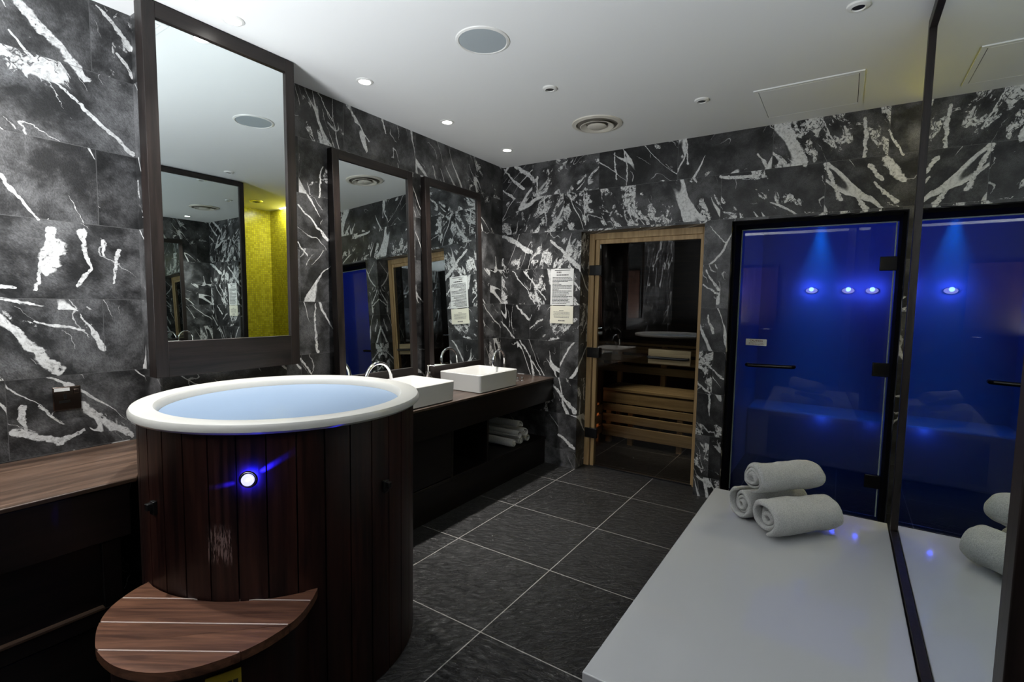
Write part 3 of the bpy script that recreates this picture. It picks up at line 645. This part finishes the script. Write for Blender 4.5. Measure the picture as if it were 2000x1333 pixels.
# ================================================================== LEFT LEDGE
yL = TCY-math.sqrt(rc*rc-(.561-TCX)**2)
poly = [(.001, -2.815), (.001, -4.95), (.561, -4.95)] + arc_cut(.561, xl, -1) + [(xl, -2.815)]
tag(MB().prism(poly, .746, .762).build('side_worktop', 'ledge', None, .003), 'worn brown wooden ledge along the left wall below the socket', 'worktop')
sc = thing('side_cabinet', 'black panelled cabinet under the worn brown ledge left of the tub', 'cabinet')
MB().box((.02, -4.94, .0), (.53, -3.11, .7455)).build('carcass', 'cab_y', sc)
mb = MB(); mb.box((.5305, -4.94, .56), (.556, -3.07, .7455)); mb.box((.5305, -4.94, .27), (.548, -3.10, .325)); mb.box((.5305, -3.155, .325), (.548, -3.10, .56)); mb.box((.5305, -4.94, .0), (.54, -3.10, .265)); mb.build('front_frame', 'cab_y', sc, .003)
MB().box((.5305, -4.9, .325), (.553, -3.155, .332)).build('panel_bead', 'ledge', sc)
# ================================================================== HOT TUB
tub = thing('hot_tub', 'round wooden hot tub with white rim and dark red-brown staves', 'hot tub', (TCX, TCY, 0))
NS = 36; mb = MB()
for k in range(NS):
    a0 = 2*PI*k/NS-.0; a1 = 2*PI*(k+1)/NS; g = .0045
    ring = []
    for rr, aa in ((TR, [a0+g+(a1-a0-2*g)*i/4 for i in range(5)]), (TR-.022, [a1-.001-(a1-a0-.002)*i/4 for i in range(5)])):
        ring += [(rr*math.cos(a), rr*math.sin(a)) for a in aa]
    mb.prism(ring, .004, .992)
mb.build('staves', 'stave', tub)
R0, RI = .519, .438
MB().lathe([(RI-.012, .80), (RI-.004, .97), (RI, 1.006), (RI+.008, 1.016), (R0-.02, 1.020), (R0-.006, 1.016), (R0, 1.006), (R0, .993), (R0-.008, .985), (TR-.03, .985), (TR-.03, .80), (RI-.012, .80)], 96).build('rim', 'rim', tub, smooth=True)
MB().cyl((0, 0, .01), (0, 0, .80), TR-.026, seg=64).build('liner', 'gap', tub)
tag(MB().cyl((TCX, TCY, .905), (TCX, TCY, .985), RI-.0045, seg=96).build('tub_water', 'water'), 'pale blue water filling the round hot tub', 'water', None, 'stuff')
la = math.radians(-46); lz = .84
lr = Matrix.Rotation(la, 4, 'Z')
MB().cyl((TR-.002, 0, lz), (TR+.004, 0, lz), .024, seg=32).xform(lr).build('lamp_bezel', 'chrome', tub, .001, True)
MB().cyl((TR+.003, 0, lz), (TR+.009, 0, lz), .0185, seg=32).cyl((TR+.008, 0, lz), (TR+.0125, 0, lz), .016, .004, seg=32).xform(lr).build('lamp_lens', 'tub_lens', tub, .001, True)
cl_, sl_ = math.cos(la), math.sin(la)
lp = Vector((TCX+(TR+.03)*cl_, TCY+(TR+.03)*sl_, lz))
lamp('tub_lamp_and_glow', 'POINT', lp, .35, (.02, .02, 1), shadow_soft_size=.0)
lamp('tub_lamp_and_glow', 'SPOT', lp, 9., (.01, .01, 1), aim((-cl_, -sl_, 0)), spot_size=2.5, spot_blend=1., shadow_soft_size=.0)  # spot added to throw a blue halo onto the staves round the lamp
tang = Vector((-sl_, cl_, 0)); nrm = Vector((cl_, sl_, 0))
for sg, up_, e in ((1, .62, 200.), (-1, -.24, 110.)):
    lamp('tub_lamp_and_glow', 'SPOT', Vector((TCX, TCY, lz))+nrm*(TR+.016), e, (.01, .01, 1), aim(tang*sg+Vector((0, 0, up_))-nrm*.40), spot_size=.27, spot_blend=1., shadow_soft_size=.004)  # narrow spots added to draw the blue streaks either side of the lamp
for ang, z in ((-85.5, .724), (7.1, .726)):
    ro = Matrix.Rotation(math.radians(ang), 4, 'Z')
    MB().box((TR-.001, -.012, z-.022), (TR+.012, .012, z+.022)).box((TR+.010, -.009, z-.004), (TR+.028, .009, z+.018)).xform(ro).build('hook', 'black_plastic', tub, .002)
# step at the tub
OUT = [(.729, -3.088), (.741, -3.128), (.765, -3.175), (.803, -3.222), (.86, -3.262), (.925, -3.290), (.999, -3.308), (1.10, -3.303), (1.19, -3.268), (1.258, -3.21), (1.30, -3.13), (1.318, -3.05), (1.315, -2.97), (1.297, -2.905), (1.262, -2.845), (1.225, -2.797), (1.2, -2.778)]
def catmull(P, k=4):
    o = []
    for i in range(len(P)-1):
        p0, p1, p2, p3 = (Vector(P[max(0, min(len(P)-1, j))]) for j in (i-1, i, i+1, i+2))
        for q in range(k):
            t_ = q/k; v = .5*((2*p1)+(p2-p0)*t_+(2*p0-5*p1+4*p2-p3)*t_**2+(3*p1-p0-3*p2+p3)*t_**3); o.append((v.x, v.y))
    return o+[P[-1]]
OUT = catmull(OUT)
st = thing('step_stool', 'crescent wooden step standing against the round hot tub', 'step', (0, 0, 0))
def step_poly(grow, ri):
    cx = sum(p[0] for p in OUT)/len(OUT); cy = sum(p[1] for p in OUT)/len(OUT); o = []
    for x, y in OUT:
        d = Vector((x-1.0, y+2.93, 0)).normalized(); o.append((x+d.x*grow, y+d.y*grow))
    a1 = math.atan2(o[-1][1]-TCY, o[-1][0]-TCX); a0 = math.atan2(o[0][1]-TCY, o[0][0]-TCX)
    n = 14; return o+[(TCX+ri*math.cos(a1+(a0-a1)*i/n), TCY+ri*math.sin(a1+(a0-a1)*i/n)) for i in range(1, n)]
SANG = math.radians(33.8); sdx, sdy = math.cos(SANG), math.sin(SANG)
def step_mat():
    t = NT('worn_brown_step_planks'); x, y, z = t.sep(t.co())
    al = t.math('ADD', t.math('MULTIPLY', x, sdx), t.math('MULTIPLY', y, sdy)); ac = t.math('SUBTRACT', t.math('MULTIPLY', y, sdx), t.math('MULTIPLY', x, sdy))
    n = t.math('FLOOR', t.math('DIVIDE', ac, .0975))
    p = t.vmath('ADD', t.vmath('MULTIPLY', t.xyz(al, ac, z), (1.6, 26., 26.)), t.xyz(t.math('MULTIPLY', n, 7.), 0., 0.))
    a = t.noise(p, 1.6, 5., .65, .6); b = t.noise(t.vmath('MULTIPLY', p, (3., 3., 3.)), 2., 3., .7)
    c = t.mix(t.math('MULTIPLY', t.smooth(a, .3, .72), t.smooth(b, .2, .7, .6, 1.1), clamp=True), (.040, .0155, .009), (.15, .068, .038))
    return t.bsdf(col=c, rough=.38, spec=.45, nrm=t.bump(a, .2, .002))
M['step_top'] = step_mat()
pl = step_poly(0, TR+.004)
# planks: cut the crescent along seams
bm = bmesh.new(); vs_ = [bm.verts.new((x, y, .45)) for x, y in pl]; bm.faces.new(vs_)
seam_acs = []
for px, py in ((.782, -3.164), (.867, -3.25), (.993, -3.306)): seam_acs.append(py*sdx-px*sdy)
NRM = Vector((-sdy, sdx, 0))
for s_ in seam_acs:
    bmesh.ops.bisect_plane(bm, geom=bm.faces[:]+bm.edges[:]+bm.verts[:], plane_co=NRM*s_, plane_no=NRM)
polys = [[(v.co.x, v.co.y) for v in f.verts] for f in bm.faces]; bm.free()
mb = MB()
for pp in polys:
    c_ = Vector((sum(p[0] for p in pp)/len(pp), sum(p[1] for p in pp)/len(pp)))
    ac_ = c_.y*sdx-c_.x*sdy; q = []
    for x, y in pp:                            # pull seam edges apart by 1.5 mm each side
        v = Vector((x, y)); s_ = y*sdx-x*sdy
        for sa_ in seam_acs:
            if abs(s_-sa_) < 1e-4: v = v+Vector((-sdy, sdx))*(.002 if ac_ > sa_ else -.002)
        q.append((v.x, v.y))
    mb.prism(q, .424, .45)
mb.build('tread', 'step_top', st, .0025)
mb = MB()
for s_ in seam_acs:                            # pale jointing strip showing in each seam
    xs = []
    for i in range(len(pl)):
        (x0, y0), (x1, y1) = pl[i], pl[(i+1) % len(pl)]; a_, b_ = y0*sdx-x0*sdy-s_, y1*sdx-x1*sdy-s_
        if a_*b_ < 0: f_ = a_/(a_-b_); xs.append((x0+(x1-x0)*f_)*sdx+(y0+(y1-y0)*f_)*sdy)
    xs.sort()
    m_ = Matrix.Rotation(SANG, 4, 'Z')
    mb.box((xs[0]+.004, s_-.002, .43), (xs[-1]-.003, s_+.002, .4515), m_)
M['seam'] = plain('pale_seam_strip', (.42, .34, .30), .3)
mb.build('seam_strip', 'seam', st)
MB().prism(step_poly(-.03, TR+.006), .0, .424).build('body', 'stave', st, .002)
d_ = Vector((1.235-1.0, -3.21+2.93, 0)).normalized()
MB().box((-.042, -.004, .28), (.042, 0, .394)).xform(Matrix.Translation((1.2765, -3.1217, 0)) @ Matrix.Rotation(math.radians(66.6), 4, 'Z')).build('sticker', 'yellow', st)
mk = ink_lines('sticker_marks', -.034, .034, .345, .372, 1, -.004, 'ink', st, 8, 0, .7)
mk.data.transform(Matrix.Translation((1.2765, -3.1217, 0)) @ Matrix.Rotation(math.radians(66.6), 4, 'Z'))
# ================================================================== SOCKET
t = thing('power_socket', 'bronze single power socket on the marble wall above the ledge', 'socket', (.0, -3.084, .983))
MB().box((0, -.044, -.047), (.009, .044, .047)).build('plate', 'bronze', t, .002)
MB().box((.009, -.040, .030), (.0105, .008, .043)).build('sticker', 'paper', t)
MB().box((.009, .020, .017), (.014, .036, .035)).build('switch', 'bronze', t, .002)
MB().box((.009, -.011, -.004), (.0102, -.002, .018)).box((.009, -.026, -.018), (.0102, .009, -.008)).build('pin_slots', 'black_plastic', t)
# ================================================================== CEILING FITTINGS
def ring_prof(r0, r1, h): return [(r0, 0), (r1, 0), (r1-.002, -h*.6), (r0+.004, -h), (r0, -h*.5), (r0, 0)]
first = None
labs = ['lit ceiling downlight nearest the back corner', 'lit ceiling downlight above the gap between the vanity mirrors', 'lit ceiling downlight between the tall mirror and the vanity mirrors', 'lit ceiling downlight just in front of the tall mirror top', 'lit ceiling downlight above the worn ledge']
for (x, y), lb in zip(DOWN, labs):
    if first is None:
        t = thing('downlight', lb, 'downlight', (x, y, H), 0, 'lit downlights along the left wall')
        MB().lathe(ring_prof(.030, .046, .006), 40).build('bezel', 'white_metal', t, smooth=True)
        MB().lathe([(0, -.0035), (.030, -.0035), (.030, -.001), (0, -.001)], 32).build('lens', 'lens_on', t, smooth=True)
        first = t
    else: copy_thing(first, (x, y, H), lb)
    lamp('downlight_beam', 'SPOT', (x, y, H-.012), DOWN_W, (1, .965, .92), (0, 0, 0), spot_size=math.radians(84), spot_blend=1., shadow_soft_size=.022)
first = None
for (x, y), lb in zip(((1.177, -1.252), (1.853, -.655), (2.591, -1.291)), ('small dark unlit eyelet in the ceiling between speaker and vent', 'small dark unlit eyelet in the ceiling left of the access hatch', 'small dark unlit eyelet in the ceiling beside the large mirror')):
    if first is None:
        t = thing('ceiling_eyelet', lb, 'downlight', (x, y, H), 0, 'unlit ceiling eyelets')
        MB().lathe(ring_prof(.021, .041, .012), 40).build('bezel', 'white_metal', t, smooth=True)
        MB().lathe([(0, -.001), (.021, -.001), (.021, -.008), (.014, -.0085), (0, -.006)], 32).build('aperture', 'black_plastic', t, smooth=True)
        first = t
    else: copy_thing(first, (x, y, H), lb)
t = thing('ceiling_speaker', 'round flush ceiling speaker with grey grille', 'speaker', (1.164, -1.856, H))
MB().lathe(ring_prof(.108, .124, .007), 64).build('rim', 'white_metal', t, smooth=True)
MB().lathe([(0, -.0045), (.108, -.0045), (.108, -.001), (0, -.001)], 64).build('grille', 'grille', t, smooth=True)
t = thing('air_vent', 'round concentric air vent in the ceiling above the vanity aisle', 'vent', (1.172, -.603, H))
MB().lathe(ring_prof(.135, .166, .012), 64).build('rim', 'cream_metal', t, smooth=True)
MB().lathe([(0, -.001), (.135, -.001)], 64).build('throat', 'throat', t)
MB().lathe([(.072, -.004), (.108, -.022), (.112, -.020), (.076, -.001), (.072, -.004)], 64).build('cone_ring', 'cream_metal', t, smooth=True)
MB().lathe([(0, -.026), (.055, -.024), (.064, -.018), (.058, -.012), (0, -.010)], 64).build('centre_disc', 'cream_metal', t, smooth=True)
def hatch(name, label, x0, x1, y0, y1):
    t = thing(name, label, 'hatch', ((x0+x1)/2, (y0+y1)/2, H)); a, b = (x1-x0)/2, (y1-y0)/2; w_ = .022
    MB().box((-a+.002, -b+.002, -.0015), (a-.002, b-.002, 0)).build('gap_shade', 'gap', t)  # dark sheet added to stand in for shade in the panel gaps
    mb = MB(); mb.box((-a, -b, -.006), (a, -b+w_, 0)).box((-a, b-w_, -.006), (a, b, 0)).box((-a, -b+w_, -.006), (-a+w_, b-w_, 0)).box((a-w_, -b+w_, -.006), (a, b-w_, 0)); mb.build('frame', 'ceiling', t)
    MB().box((-a+w_+.003, -b+w_+.003, -.006), (a-w_-.003, b-w_-.003, -.0015)).build('panel', 'ceiling', t)
hatch('access_hatch', 'square access hatch in the ceiling near the large mirror', 2.122, 2.632, -.632, -.145)
hatch('access_hatch', 'access hatch in the ceiling in front of the tall mirror', .352, .80, -3.13, -2.69)
# alcove lamp
t = thing('ceiling_spotlight', 'recessed spotlight in the ceiling of the yellow alcove', 'downlight', (3.63, -.45, H))
MB().lathe(ring_prof(.05, .075, .008), 40).build('bezel', 'chrome', t, smooth=True)
MB().lathe([(0, -.002), (.05, -.002)], 32).build('aperture', 'black_plastic', t)
tag(MB().box((3.1, -.05, H-.010), (3.8, -.03, H)).build('light_strip', 'lens_on'), 'lit strip along the ceiling edge of the yellow alcove end wall', 'lamp')
lamp('light_strip_beam', 'AREA', (3.45, -.075, H-.014), 10, (1, .93, .72), aim((.0, .45, -1)), shape='RECTANGLE', size=.7, size_y=.03)
# door behind the camera
d3 = thing('door_3', 'dark brown panelled door behind the camera', 'door', (1.5, YF, 0), 0, None, 'structure')
MB().box((-.45, .0, 0), (.45, .04, 2.05)).build('leaf', 'door_wood', d3, .003)
MB().tube([(.36, .04, 1.02), (.36, .09, 1.02), (.27, .09, 1.02)], .01).build('handle', 'chrome', d3, smooth=True)
